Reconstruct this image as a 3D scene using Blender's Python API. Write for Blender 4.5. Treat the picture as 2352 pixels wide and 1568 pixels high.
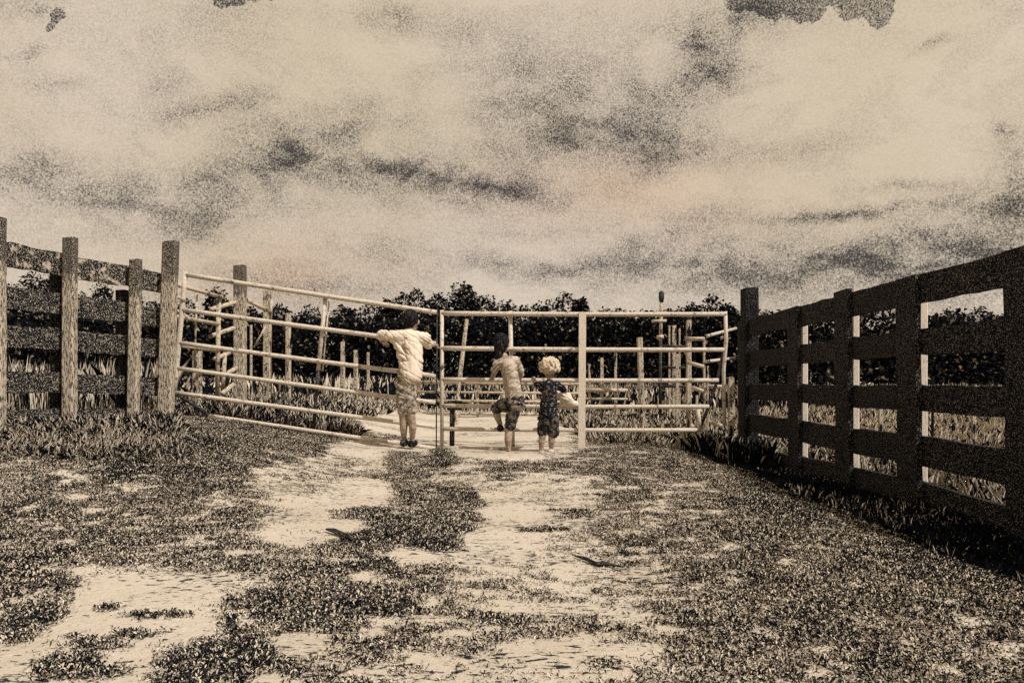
import bpy, bmesh, math, random
import numpy as np
from mathutils import Vector, Matrix, noise as mn
random.seed(7); rng = np.random.default_rng(7)
sc = bpy.context.scene
col = sc.collection
for o in list(bpy.data.objects): bpy.data.objects.remove(o)

# ------------------------------------------------------------------ camera
F = 1568.0; HZ = 877.0; HC = 0.62            # reading scale of the photo: 2352 units wide
cam = bpy.data.cameras.new('camera'); cam.lens = 24; cam.sensor_width = 36
cam.shift_y = 0.03965; cam.clip_start = 0.05; cam.clip_end = 2000
co = bpy.data.objects.new('camera', cam); col.objects.link(co)
co.location = (0, 0, HC); co.rotation_euler = (math.pi/2, 0, 0); sc.camera = co

# ------------------------------------------------------------------ light
SUN = Vector((0.56, -0.42, 0.78)).normalized()
sl = bpy.data.lights.new('sun', 'SUN'); sl.energy = 4.2; sl.angle = math.radians(0.5); sl.color = (1, .97, .94)
so = bpy.data.objects.new('sun', sl); col.objects.link(so)
so.rotation_euler = SUN.to_track_quat('Z', 'Y').to_euler(); so.location = (6, -5, 9)
sc.view_settings.view_transform = 'Standard'; sc.view_settings.look = 'None'
sc.view_settings.exposure = 0; sc.view_settings.gamma = 1
sc.cycles.use_denoising = False
sc.cycles.max_bounces = 4; sc.cycles.diffuse_bounces = 2

def srgb(r, g, b):
    f = lambda c: (c/255/12.92) if c/255 <= .04045 else ((c/255+.055)/1.055)**2.4
    return (f(r), f(g), f(b), 1)

class NT:
    def __init__(s, nt): s.nt = nt; s.n = nt.nodes; s.l = nt.links
    def new(s, t, **k):
        n = s.n.new(t)
        for a, b in k.items(): setattr(n, a, b)
        return n
    def put(s, sock, v):
        if isinstance(v, bpy.types.NodeSocket): s.l.new(v, sock)
        else: sock.default_value = v
    def math(s, op, a, b=0.0, c=None, clamp=False):
        n = s.new('ShaderNodeMath', operation=op, use_clamp=clamp)
        s.put(n.inputs[0], a); s.put(n.inputs[1], b)
        if c is not None: s.put(n.inputs[2], c)
        return n.outputs[0]
    def noise(s, vec, scale, detail=3, rough=.5, dist=0):
        n = s.new('ShaderNodeTexNoise'); s.put(n.inputs['Vector'], vec)
        n.inputs['Scale'].default_value = scale; n.inputs['Detail'].default_value = detail
        n.inputs['Roughness'].default_value = rough; n.inputs['Distortion'].default_value = dist
        return n.outputs['Fac']
    def mapping(s, vec, loc=(0,0,0), rot=(0,0,0), scale=(1,1,1)):
        n = s.new('ShaderNodeMapping'); s.put(n.inputs[0], vec)
        n.inputs[1].default_value = loc; n.inputs[2].default_value = rot; n.inputs[3].default_value = scale
        return n.outputs[0]
    def step(s, v, a, b, lo=0., hi=1.):
        n = s.new('ShaderNodeMapRange', interpolation_type='SMOOTHSTEP'); s.put(n.inputs[0], v)
        n.inputs[1].default_value = a; n.inputs[2].default_value = b
        n.inputs[3].default_value = lo; n.inputs[4].default_value = hi
        return n.outputs[0]
    def mix(s, f, a, b):
        n = s.new('ShaderNodeMix', data_type='RGBA'); s.put(n.inputs[0], f)
        s.put(n.inputs[6], a); s.put(n.inputs[7], b); return n.outputs[2]

# world: daylight sky broken by sepia stratocumulus with mottled grey undersides
w = bpy.data.worlds.new('World'); sc.world = w; w.use_nodes = True
T = NT(w.node_tree); T.n.clear()
out = T.new('ShaderNodeOutputWorld'); bg = T.new('ShaderNodeBackground'); bg.inputs[1].default_value = 0.1
T.l.new(bg.outputs[0], out.inputs[0])
sky = T.new('ShaderNodeTexSky', sky_type='NISHITA', sun_disc=False)
sky.sun_elevation = math.asin(SUN.z); sky.sun_rotation = math.atan2(SUN.x, SUN.y)
tc = T.new('ShaderNodeTexCoord'); D = tc.outputs['Generated']
sep = T.new('ShaderNodeSeparateXYZ'); T.l.new(D, sep.inputs[0])
ay = T.math('MAXIMUM', T.math('ABSOLUTE', sep.outputs[1]), .06)
a_ = T.math('DIVIDE', sep.outputs[0], ay); e_ = T.math('DIVIDE', sep.outputs[2], ay)
cmb = T.new('ShaderNodeCombineXYZ'); T.l.new(a_, cmb.inputs[0]); T.l.new(e_, cmb.inputs[1])
wn = T.new('ShaderNodeTexNoise'); T.l.new(D, wn.inputs['Vector']); wn.inputs['Scale'].default_value = 7
wn.inputs['Detail'].default_value = 6; wn.inputs['Roughness'].default_value = .6
vs = T.new('ShaderNodeVectorMath', operation='SUBTRACT'); T.l.new(wn.outputs['Color'], vs.inputs[0]); vs.inputs[1].default_value = (.5,.5,.5)
vm = T.new('ShaderNodeVectorMath', operation='MULTIPLY_ADD'); T.l.new(vs.outputs[0], vm.inputs[0])
vm.inputs[1].default_value = (.17,.09,0); T.l.new(cmb.outputs[0], vm.inputs[2])
W2 = vm.outputs[0]
# dark bellies of the clouds: (u, v, ru, rv, tilt deg, strength)
SM = [(880,390,480,90,8,.30),(2080,640,420,95,-6,.42),(1350,270,300,150,0,.24),(220,430,400,75,3,.28),(1650,640,300,50,0,.25),(1600,170,50,110,30,.55),(1500,60,200,70,0,.22),(700,330,240,70,-28,.62),(900,410,330,34,6,.85),(1120,440,130,30,8,.4),(560,290,160,60,20,.30),(590,200,80,60,-35,.25),
      (1420,345,230,55,3,.85),(1380,250,230,110,0,.42),(1230,140,70,70,0,.2),(300,470,330,46,3,.42),(60,390,170,60,2,.45),
      (150,215,120,26,8,.42),(370,190,90,40,-10,.3),(460,250,150,30,-10,.3),(470,520,110,40,-5,.35),(250,545,160,25,0,.2),
      (880,50,120,40,10,.38),(1080,85,110,50,10,.25),(1620,120,60,60,-60,.85),(1700,50,130,45,-20,.6),
      (1130,480,260,26,4,.35),(1300,540,180,26,0,.28),(1150,612,190,26,3,.55),(1330,620,180,24,6,.45),(1480,570,90,36,-20,.35),
      (1900,590,420,75,-3,.72),(2250,600,250,80,-8,.5),(1960,485,330,17,-3,.72),(2280,480,150,40,0,.7),(2330,400,60,80,0,.55),(2080,430,150,16,0,.4),
      (1830,350,130,22,0,.22),(700,640,260,30,4,.3),(1530,620,140,26,0,.3),(2160,95,60,12,-30,.55),(2290,300,40,14,20,.6),
      (60,130,40,40,-50,.3),(80,10,50,20,0,.5),(470,400,120,26,-5,.35),(850,560,260,40,0,.22)]
GAP = [(1770,-2,95,48,4,1.),(1840,22,50,34,20,.9),(1975,8,80,52,-8,1.),(2000,40,40,28,0,.8),(1885,-8,60,30,0,.9),(590,0,62,15,0,.95),(545,14,30,20,0,.9),(640,-4,50,16,0,.9),(118,34,40,14,-42,1.1),(92,58,18,12,-42,1.)]
def blob(u, v, ru, rv, ang, k, soft=True):
    m = T.new('ShaderNodeVectorMath', operation='SUBTRACT'); T.l.new(W2, m.inputs[0]); m.inputs[1].default_value = ((u-1176)/F, (HZ-v)/F, 0)
    mp = T.new('ShaderNodeMapping', vector_type='POINT')
    rt = T.new('ShaderNodeVectorRotate', rotation_type='Z_AXIS'); T.l.new(m.outputs[0], rt.inputs[0]); rt.inputs['Angle'].default_value = math.radians(ang)
    T.l.new(rt.outputs[0], mp.inputs[0]); mp.inputs[3].default_value = (F/ru/(1.9 if soft else 1.5), F/rv/(1.9 if soft else 1.5), 1)
    g = T.new('ShaderNodeTexGradient', gradient_type='QUADRATIC_SPHERE' if soft else 'SPHERICAL'); T.l.new(mp.outputs[0], g.inputs[0])
    return g.outputs['Fac']
tot = None
for s_ in SM:
    g = T.math('MULTIPLY', blob(*s_), s_[5]*1.28)
    tot = g if tot is None else T.math('ADD', tot, g)
gap = None
for s_ in GAP:
    g = T.math('MULTIPLY', blob(*s_, soft=False), s_[5])
    gap = g if gap is None else T.math('MAXIMUM', gap, g)
big = T.noise(T.mapping(D, scale=(1,1,2.2)), 2.6, 6, .62, .4)
fine = T.noise(T.mapping(D, scale=(1,1,1.9)), 13, 7, .62, .5)
bil = T.noise(T.mapping(D, loc=(3,1,2), scale=(1,1,2.0)), 5.5, 8, .6, .6)
dens = T.math('MULTIPLY', T.math('MULTIPLY', tot, 1.0), T.step(fine, .36, .6, .45, 1.2))
dens = T.math('ADD', dens, T.step(big, .42, .68, .0, .22))
dens = T.math('ADD', dens, T.step(e_, .50, .08, 0, .10))
dens = T.math('ADD', dens, T.math('MULTIPLY', T.step(bil, .50, .57), T.step(bil, .75, .55, .0, .12)))
gapm = T.step(T.math('ADD', gap, T.math('MULTIPLY', T.math('SUBTRACT', T.noise(D, 30, 5, .7), .5), 1.5)), .30, .42)
dens = T.math('ADD', T.math('MULTIPLY', dens, .80), T.math('MULTIPLY', gapm, .62))
gr = T.noise(D, 560, 2, .6)
gr2 = T.noise(D, 240, 2, .5)
grain = T.math('ADD', T.math('MULTIPLY', gr, .8), T.math('MULTIPLY', gr2, .2))
# density -> share of dark droplets
gk = T.math('MULTIPLY', T.math('SUBTRACT', grain, .5), T.math('MULTIPLY_ADD', T.math('MINIMUM', dens, .5), 5.2, .25))
dk = T.math('ADD', T.math('MULTIPLY', dens, .82), gk, clamp=True)
dk = T.math('MINIMUM', dk, .93)
tint = T.noise(D, 2.1, 3, .5)
pk = blob(1430, 450, 330, 110, 0, 1); pk2 = blob(640, 620, 260, 80, 0, 1)
paper = T.mix(T.step(tint, .38, .62), srgb(224,209,191), srgb(217,201,177))
paper = T.mix(T.math('MULTIPLY', T.math('ADD', pk, pk2), .9, clamp=True), paper, srgb(224,194,168))
fib = T.noise(T.mapping(D, scale=(1,1,1.6)), 260, 3, .6)
paper = T.mix(T.step(fib, .35, .65, .0, .22), paper, srgb(190,168,138))
ten = T.new('ShaderNodeVectorMath', operation='SCALE'); T.l.new(paper, ten.inputs[0]); ten.inputs['Scale'].default_value = 10
ink = T.new('ShaderNodeVectorMath', operation='SCALE'); ink.inputs[0].default_value = srgb(26,29,36)[:3]; ink.inputs['Scale'].default_value = 10
blue = T.mix(.015, ink.outputs[0], sky.outputs[0])
fin = T.mix(dk, ten.outputs[0], blue)
T.l.new(fin, bg.inputs[0])

# ------------------------------------------------------------------ materials
PALE = (.50,.42,.315,1); INK = (.006,.0075,.011,1)
def mat(name, lo, hi, cover, scale=(40,40,40), detail=4, soft=.06, fleck=0., fscale=140, fcol=None, rough=.85, bump=.0, top=None, coord='Object', metal=0, dirt=None):
    """lo/hi colours; cover = share showing hi, split by a grain noise; fleck = share of small flecks."""
    m = bpy.data.materials.new(name); m.use_nodes = True; t = NT(m.node_tree)
    b = t.n['Principled BSDF']; b.inputs['Roughness'].default_value = rough; b.inputs['Metallic'].default_value = metal
    b.inputs['Specular IOR Level'].default_value = .04 if rough > .6 else .25
    tc = t.new('ShaderNodeTexCoord'); v = tc.outputs[coord]
    n = t.noise(t.mapping(v, scale=scale), 1, detail, .6)
    thr = .5 + (.5-cover)*.42
    if top:
        sp = t.new('ShaderNodeSeparateXYZ'); t.l.new(tc.outputs['Generated'], sp.inputs[0])
        dz = t.step(sp.outputs[2], top-.1, top+.06, 0, .22)
        n2 = t.math('SUBTRACT', n, dz)
    else: n2 = n
    f = t.step(n2, thr-soft, thr+soft)
    c = t.mix(f, lo, hi)
    if fleck:
        g = t.noise(v, fscale, 2, .6); th = .5 + (.5-fleck)*.36
        c = t.mix(t.step(g, th-.03, th+.03), c, fcol or PALE)
    if dirt:
        g = t.noise(v, dirt[0], 3, .6); th = .5+(.5-dirt[1])*.36
        c = t.mix(t.step(g, th-.03, th+.03), c, INK)
    t.l.new(c, b.inputs['Base Color'])
    if bump:
        bp = t.new('ShaderNodeBump'); bp.inputs['Strength'].default_value = bump; bp.inputs['Distance'].default_value = .01
        t.l.new(n, bp.inputs['Height']); t.l.new(bp.outputs[0], b.inputs['Normal'])
    return m
M = {}
M['post'] = mat('weathered_post_wood', (.018,.018,.019,1), PALE, .52, (110,110,22), fleck=.30, fscale=170, bump=.4, top=.86)  # tops coloured dark, imitating contrast against the bright sky
M['post_dark'] = mat('dark_shaded_post_wood', (.006,.0075,.011,1), (.03,.028,.026,1), .2, (40,40,8), fleck=.14, fscale=150, fcol=(.25,.21,.16,1), bump=.3)  # dark posts, and the painted shaded faces of the right fence posts
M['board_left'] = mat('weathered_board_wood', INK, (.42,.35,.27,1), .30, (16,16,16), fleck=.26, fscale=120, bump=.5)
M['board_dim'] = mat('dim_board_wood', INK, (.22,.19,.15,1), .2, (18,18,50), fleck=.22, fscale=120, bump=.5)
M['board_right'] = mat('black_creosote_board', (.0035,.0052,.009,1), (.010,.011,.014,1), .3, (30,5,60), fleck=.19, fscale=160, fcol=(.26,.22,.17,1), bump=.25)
M['pale_lit_wood'] = mat('pale_sunlit_wood', (.36,.30,.22,1), (.66,.57,.46,1), .86, (50,50,14), dirt=(110,.14), bump=.2)  # pale upright, and painted sunlit faces of right fence posts and battens
M['pipe'] = mat('painted_pipe', (.22,.185,.145,1), (.58,.50,.40,1), .80, (18,18,18), dirt=(110,.18), rough=.5, bump=.1)
M['pipe_far'] = mat('dull_pipe', (.12,.1,.08,1), (.5,.41,.3,1), .7, (12,12,12), dirt=(70,.2), rough=.6)
M['post_far'] = mat('far_post_wood', INK, PALE, .66, (20,20,5), dirt=(60,.3))
M['iron'] = mat('dark_iron', INK, (.05,.04,.03,1), .3, (30,30,30), fleck=.1, fscale=150, rough=.6)
M['leaf_dark'] = mat('dark_leaf', (.006,.0075,.011,1), (.015,.016,.018,1), .35, (9,9,9), rough=.9)
M['leaf_pale'] = mat('dry_straw_leaf', (.42,.355,.27,1), (.62,.53,.41,1), .7, (14,14,14), rough=.9)
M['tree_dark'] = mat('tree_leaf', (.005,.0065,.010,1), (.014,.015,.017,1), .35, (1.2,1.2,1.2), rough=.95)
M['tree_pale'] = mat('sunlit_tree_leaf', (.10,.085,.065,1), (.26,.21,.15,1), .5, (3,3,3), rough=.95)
M['bark'] = mat('bark', INK, (.09,.075,.06,1), .4, (8,8,2), rough=.95)
M['skin'] = mat('skin', (.26,.19,.14,1), (.42,.32,.24,1), .5, (40,40,40), fleck=0, dirt=(110,.12), rough=.6)
M['hair_dark'] = mat('dark_hair', INK, (.07,.055,.045,1), .35, (120,120,20), rough=.7, bump=.6)
M['hair_pale'] = mat('blond_hair', (.05,.04,.03,1), (.60,.48,.34,1), .72, (60,60,60), rough=.7, bump=.6)
M['shirt_white'] = mat('white_cotton', (.55,.46,.36,1), (.72,.61,.48,1), .8, (30,30,30), dirt=(100,.05), rough=.9)
M['shirt_stripe'] = mat('crumpled_pale_cotton', (.27,.225,.175,1), (.50,.42,.33,1), .55, (9,9,20), dirt=(110,.16), rough=.9)
M['shirt_navy'] = mat('navy_print_cotton', (.012,.013,.018,1), (.33,.28,.22,1), .26, (30,30,60), dirt=(110,.2), rough=.9)
M['shorts_light'] = mat('patchy_light_shorts', (.10,.085,.07,1), (.42,.35,.27,1), .55, (24,24,24), dirt=(110,.2), rough=.9)
M['shorts_dark'] = mat('dark_shorts', (.02,.02,.022,1), (.16,.135,.11,1), .42, (22,22,22), dirt=(110,.2), rough=.9)
M['shoe'] = mat('dark_shoe', INK, (.12,.1,.08,1), .3, (40,40,40), rough=.7)
M['shoe_pale'] = mat('pale_shoe', (.2,.16,.12,1), (.55,.45,.34,1), .6, (50,50,50), rough=.7)
# ground: pale sandy soil with grit, crumbs and low ridges
def ground_mat():
    m = bpy.data.materials.new('sandy_soil'); m.use_nodes = True; t = NT(m.node_tree)
    b = t.n['Principled BSDF']; b.inputs['Roughness'].default_value = .95; b.inputs['Specular IOR Level'].default_value = .1
    v = t.new('ShaderNodeTexCoord').outputs['Object']
    c = t.mix(t.step(t.noise(v, 1.4, 4, .6), .35, .65), (.53,.455,.355,1), (.58,.51,.42,1))
    c = t.mix(t.step(t.noise(v, 60, 4, .6), .3, .7, 0, .5), c, (.44,.37,.285,1))
    crumbs = t.noise(t.mapping(v, scale=(.4,1,1)), 60, 5, .7)
    area = t.noise(t.mapping(v, scale=(.5,1,1)), 2.6, 4, .6)
    th = t.step(area, .35, .66, .64, .50)
    d1 = t.math('MULTIPLY', t.math('SUBTRACT', crumbs, th), 20, clamp=True)
    c = t.mix(d1, c, (.02,.021,.022,1))
    g = t.noise(v, 260, 2, .6)
    c = t.mix(t.step(g, .66, .70), c, (.03,.03,.03,1))
    t.l.new(c, b.inputs['Base Color'])
    bp = t.new('ShaderNodeBump'); bp.inputs['Strength'].default_value = .6; bp.inputs['Distance'].default_value = .018
    t.l.new(t.math('ADD', t.noise(v, 20, 7, .75), t.noise(t.mapping(v, scale=(.45,1,1)), 7, 3, .5)), bp.inputs['Height']); t.l.new(bp.outputs[0], b.inputs['Normal'])
    return m
M['ground'] = ground_mat()

# ------------------------------------------------------------------ helpers
def link(o): col.objects.link(o); return o
def thing(name, label, cat, loc=(0,0,0), group=None):
    o = bpy.data.objects.new(name, None); link(o); o.location = loc; o.empty_display_size = .1
    o['label'] = label; o['category'] = cat
    if group: o['group'] = group
    return o
def tag(o, label, cat, group=None):
    o['label'] = label; o['category'] = cat
    if group: o['group'] = group
    return o
def mesh(name, V, Fc, m, parent=None, origin=None, smooth=False):
    """V in world coordinates; stored relative to the parent thing (or origin)."""
    base = Vector(parent.location) if parent else Vector(origin or (0,0,0))
    me = bpy.data.meshes.new(name)
    me.from_pydata([tuple(Vector(v)-base) for v in V], [], Fc); me.update()
    if isinstance(m, (list, tuple)):
        for k in m: me.materials.append(k)
    else: me.materials.append(m)
    if smooth: me.polygons.foreach_set('use_smooth', [True]*len(me.polygons))
    o = link(bpy.data.objects.new(name, me))
    if parent: o.parent = parent
    else: o.location = base
    return o
def P(u, v, D): return Vector(((u-1176)/F*D, D, HC+(HZ-v)/F*D))
def smooth(t): t = np.clip(t, 0, 1); return t*t*(3-2*t)
def gh(x, y):
    x = np.asarray(x, float); y = np.asarray(y, float)
    L = .275*smooth((-.75-x)/2.3)*smooth((y-2.4)/2.8)
    R = -.17*smooth((x-1.2)/1.2)*smooth((11-y)/2.5)
    n = .012*np.sin(x*3.1+y*1.7)+.010*np.sin(x*1.3-y*4.1+1)+.007*np.sin(x*9+y*2.3)*np.sin(y*7.7)
    return L+R+n*smooth((60-y)/40)
def G(x, y): return float(gh(x, y))

def beam(p0, p1, h, t, up=Vector((0,0,1)), seg=10, jit=.003, side=None, sag=0, seed=0):
    """board from p0 to p1 (centres), height h along up, thickness t across."""
    p0 = Vector(p0); p1 = Vector(p1); d = (p1-p0).normalized()
    s = d.cross(up).normalized(); u = s.cross(d).normalized()
    V = []; Fc = []
    r = random.Random(seed)
    for i in range(seg+1):
        f = i/seg; c = p0.lerp(p1, f) - Vector((0,0,1))*sag*4*f*(1-f)
        a = mn.noise(Vector((f*4+seed, seed*1.7, 0)))*jit*2; b = mn.noise(Vector((f*5+seed, 9+seed, 3)))*jit*2
        ch = min(.004, t*.2)
        for (x, y) in ((-1,-1),(1,-1),(1,1),(-1,1)):
            e = a if y > 0 else b
            V.append(c + s*(x*(t/2)) + u*(y*h/2 + e))
    for i in range(seg):
        for k in range(4):
            Fc.append((i*4+k, i*4+(k+1)%4, i*4+4+(k+1)%4, i*4+4+k))
    Fc.append((3,2,1,0)); n = seg*4; Fc.append((n, n+1, n+2, n+3))
    return V, Fc
def post_geo(x, y, z0, z1, wx, wy, lean=(0,0), seed=0, seg=9):
    V = []; Fc = []; c = .012 if min(wx,wy) > .05 else .004
    prof = [(-wx/2+c,-wy/2),(wx/2-c,-wy/2),(wx/2,-wy/2+c),(wx/2,wy/2-c),(wx/2-c,wy/2),(-wx/2+c,wy/2),(-wx/2,wy/2-c),(-wx/2,-wy/2+c)]
    for i in range(seg+1):
        f = i/seg; z = z0+(z1-z0)*f
        for k, (a, b) in enumerate(prof):
            j = mn.noise(Vector((k*.7+seed, f*6, seed*2.1)))*.005
            tz = (a*.08 if i == seg else 0)
            V.append(Vector((x+a*(1+j*8)+lean[0]*f, y+b*(1+j*8)+lean[1]*f, z+tz)))
    for i in range(seg):
        for k in range(8): Fc.append((i*8+k, i*8+(k+1)%8, i*8+8+(k+1)%8, i*8+8+k))
    Fc.append(tuple(range(7,-1,-1))); Fc.append(tuple(seg*8+k for k in range(8)))
    return V, Fc
def tube(pts, r, n=10):
    pts = [Vector(p) for p in pts]; V = []; Fc = []
    rs = r if isinstance(r, (list, tuple)) else [r]*len(pts)
    for i, p in enumerate(pts):
        d = (pts[min(i+1, len(pts)-1)] - pts[max(i-1, 0)]).normalized()
        a = Vector((0,0,1)) if abs(d.z) < .9 else Vector((1,0,0))
        s = d.cross(a).normalized(); u = s.cross(d)
        for k in range(n):
            t = 2*math.pi*k/n; V.append(p + (s*math.cos(t)+u*math.sin(t))*rs[i])
    for i in range(len(pts)-1):
        for k in range(n): Fc.append((i*n+k, i*n+(k+1)%n, i*n+n+(k+1)%n, i*n+n+k))
    Fc.append(tuple(range(n-1,-1,-1))); b = (len(pts)-1)*n; Fc.append(tuple(b+k for k in range(n)))
    return V, Fc

# ------------------------------------------------------------------ ground
def make_ground():
    xs = np.concatenate([-np.geomspace(600, 8, 26), np.linspace(-7.8, 7.8, 196), np.geomspace(8, 600, 26)])
    ys = np.concatenate([-np.geomspace(300, 3, 12), np.linspace(-2.8, 0.9, 20), np.linspace(1.0, 9, 180), np.geomspace(9.1, 900, 50)])
    X, Y = np.meshgrid(xs, ys); Z = gh(X, Y)
    nx, ny = len(xs), len(ys)
    V = np.stack([X, Y, Z], -1).reshape(-1, 3)
    i = np.arange(nx-1)[None, :] + nx*np.arange(ny-1)[:, None]; i = i.ravel()
    Q = np.stack([i, i+1, i+1+nx, i+nx], -1)
    me = bpy.data.meshes.new('ground'); me.from_pydata(V.tolist(), [], Q.tolist()); me.update()
    me.polygons.foreach_set('use_smooth', [True]*len(me.polygons)); me.materials.append(M['ground'])
    o = link(bpy.data.objects.new('ground', me)); o['kind'] = 'structure'
make_ground()

# ------------------------------------------------------------------ weeds and grass
def vnoise(x, y, s, seed=0):
    x = x*s+seed*17.3; y = y*s+seed*9.1
    xi = np.floor(x).astype(int); yi = np.floor(y).astype(int); fx = x-xi; fy = y-yi
    def h(a, b):
        n = (a*374761393 + b*668265263 + seed*1442695) & 0x7fffffff
        n = ((n ^ (n >> 13))*1274126177) & 0x7fffffff
        return ((n ^ (n >> 16)) & 0xffff)/65535.
    sx = fx*fx*(3-2*fx); sy = fy*fy*(3-2*fy)
    return (h(xi,yi)*(1-sx)+h(xi+1,yi)*sx)*(1-sy)+(h(xi,yi+1)*(1-sx)+h(xi+1,yi+1)*sx)*sy
def fbm(x, y, s, seed=0):
    return sum(vnoise(x, y, s*2**k, seed+k)*.5**k for k in range(4))/1.875

# patches of growth on the ground plan, read at ground points (u, v, ru, rv, cover)
BLOB = [(450,1050,330,95,.86),(680,1040,120,60,.75),(60,1110,160,110,.66),(60,1230,170,90,.72),(400,1160,260,60,.62),(330,1240,250,60,.60),(560,1240,150,60,.60),
 (690,1110,120,50,.34),(720,1200,130,70,.22),(110,1010,150,13,.30),(260,1000,110,11,.28),(360,972,70,9,.3),(180,1012,220,5,.2),
 (60,1350,150,90,.85),(1750,1180,420,160,.80),(1900,1400,520,240,.84),(1500,1080,240,80,.66),(1480,1180,190,90,.55),(1330,1210,190,130,.27),(1520,1280,170,110,.66),(1440,1140,80,60,.6),
 (1220,1360,330,90,.42),(1200,1480,380,90,.48),(2150,1300,330,200,.80),(2000,1100,330,90,.9),(2300,1250,260,110,.9),
 (300,1345,250,38,.04),(440,1350,140,36,.06),(200,1420,220,45,.04),(400,1440,150,55,.04),(60,1540,120,45,.04),(240,1550,110,40,.04),(330,1480,80,40,.04),
 (60,1345,110,62,.86),(40,1440,60,42,.86),(100,1410,40,25,.85),(30,1470,40,15,.85),
 (234,1390,34,11,.85),(379,1411,95,10,.92),(300,1453,58,12,.75),(215,1482,75,15,.78),(165,1528,112,26,.88),(385,1445,12,5,.9),
 (760,1400,230,110,.82),(560,1520,230,60,.86),(620,1430,80,50,.84),(820,1310,150,60,.72),(460,1545,120,50,.86),(720,1340,60,35,.8),
 (694,1495,74,28,.03),(585,1432,20,9,.05),(648,1558,38,20,.05),(760,1520,40,14,.4),
 (900,1480,130,60,.62),(1010,1555,120,30,.5),
 (1080,1025,270,18,.04),(1180,1045,120,14,.08),(820,1032,70,20,.12),(880,1060,140,16,.2),
 (930,1062,55,24,.62),(1012,1052,34,24,.9),(1080,1085,50,30,.42),(990,1100,60,16,.5),(760,1080,90,30,.38),
 (820,1130,80,28,.05),(760,1180,90,38,.07),(700,1210,90,24,.15),(900,1155,60,12,.1),(1010,1155,30,10,.2),
 (945,1137,60,26,.75),(1050,1155,78,45,.74),(870,1180,112,17,.74),(910,1205,70,25,.74),(930,1240,150,27,.82),(1050,1215,70,38,.78),(1030,1250,50,25,.9),(810,1235,28,10,.85),
 (1160,1155,60,40,.12),(1190,1200,70,60,.06),(1120,1250,60,30,.07),(1230,1110,60,22,.2),(1130,1120,40,16,.25),
 (930,1285,90,19,.05),(860,1330,60,12,.10),(1060,1290,130,22,.24),(1200,1290,140,30,.25),
 (745,1320,64,22,.85),(855,1300,52,20,.9),(905,1330,40,10,.8),(1010,1320,60,16,.6),(1110,1345,70,12,.55),(1120,1412,90,12,.75),(1170,1420,50,10,.85),
 (975,1383,22,9,.08),(920,1415,80,11,.25),(1240,1480,130,20,.14),(1330,1500,110,22,.2),(1120,1490,60,14,.8),(960,1510,60,15,.2),(1210,1392,120,14,.28),
 (1260,1222,60,9,.75),(1330,1180,70,8,.6),(1400,1440,70,14,.75),(1370,1520,50,16,.7),(1480,1500,60,20,.3)]
def cover(x, y):
    D = np.maximum(y, .3); u = 1176+x/D*F; v = HZ+(HC-gh(x, y))/D*F
    wu = (fbm(x, y, 5, 3)-.5)*90*2.2/np.maximum(D, 1.2); wv = (fbm(x, y, 5, 8)-.5)*70*1.6/np.maximum(D, 1.2)
    uu = u+wu; vv = v+wv*.8
    d = np.full(x.shape, .55)
    for (bu, bv, ru, rv, c) in BLOB:
        r = np.sqrt(((uu-bu)/ru)**2+((vv-bv)/rv)**2)
        k = smooth((1.35-r)/.72); d = d*(1-k)+c*k
    beyond = y > 7.2
    path = smooth((1.5-np.abs(x+.55))/.5)
    d = np.where(beyond, .9*(1-path), d)
    return d, u, v

def leaves_mesh(name, C, N, L, Wd, pale, mats, origin=(0,0,0)):
    """C centres of leaf bases, N direction vectors (unit), L lengths, Wd widths: bent 2-face leaves."""
    n = len(C); up = np.array([0,0,1.])
    S = np.cross(N, up + rng.normal(0,.35,(n,3))); S /= np.linalg.norm(S, axis=1)[:,None]+1e-9
    bend = np.zeros((n,3)); bend[:,2] = -.25*L
    mid = C + N*(L*.55)[:,None]; tip = C + N*L[:,None] + bend
    V = np.stack([C, mid+S*(Wd/2)[:,None], tip, mid-S*(Wd/2)[:,None]], 1).reshape(-1,3)
    me = bpy.data.meshes.new(name)
    me.vertices.add(4*n); me.vertices.foreach_set('co', (V-np.array(origin)).ravel())
    i = np.arange(n)*4
    Fi = np.stack([i,i+1,i+2, i,i+2,i+3], 1).ravel()
    me.loops.add(6*n); me.loops.foreach_set('vertex_index', Fi)
    me.polygons.add(2*n); me.polygons.foreach_set('loop_start', np.arange(2*n)*3)
    me.polygons.foreach_set('material_index', np.repeat(pale.astype(np.int32), 2))
    me.update(calc_edges=True); me.validate()
    for m in mats: me.materials.append(m)
    o = link(bpy.data.objects.new(name, me)); o.location = origin
    return o

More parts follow.
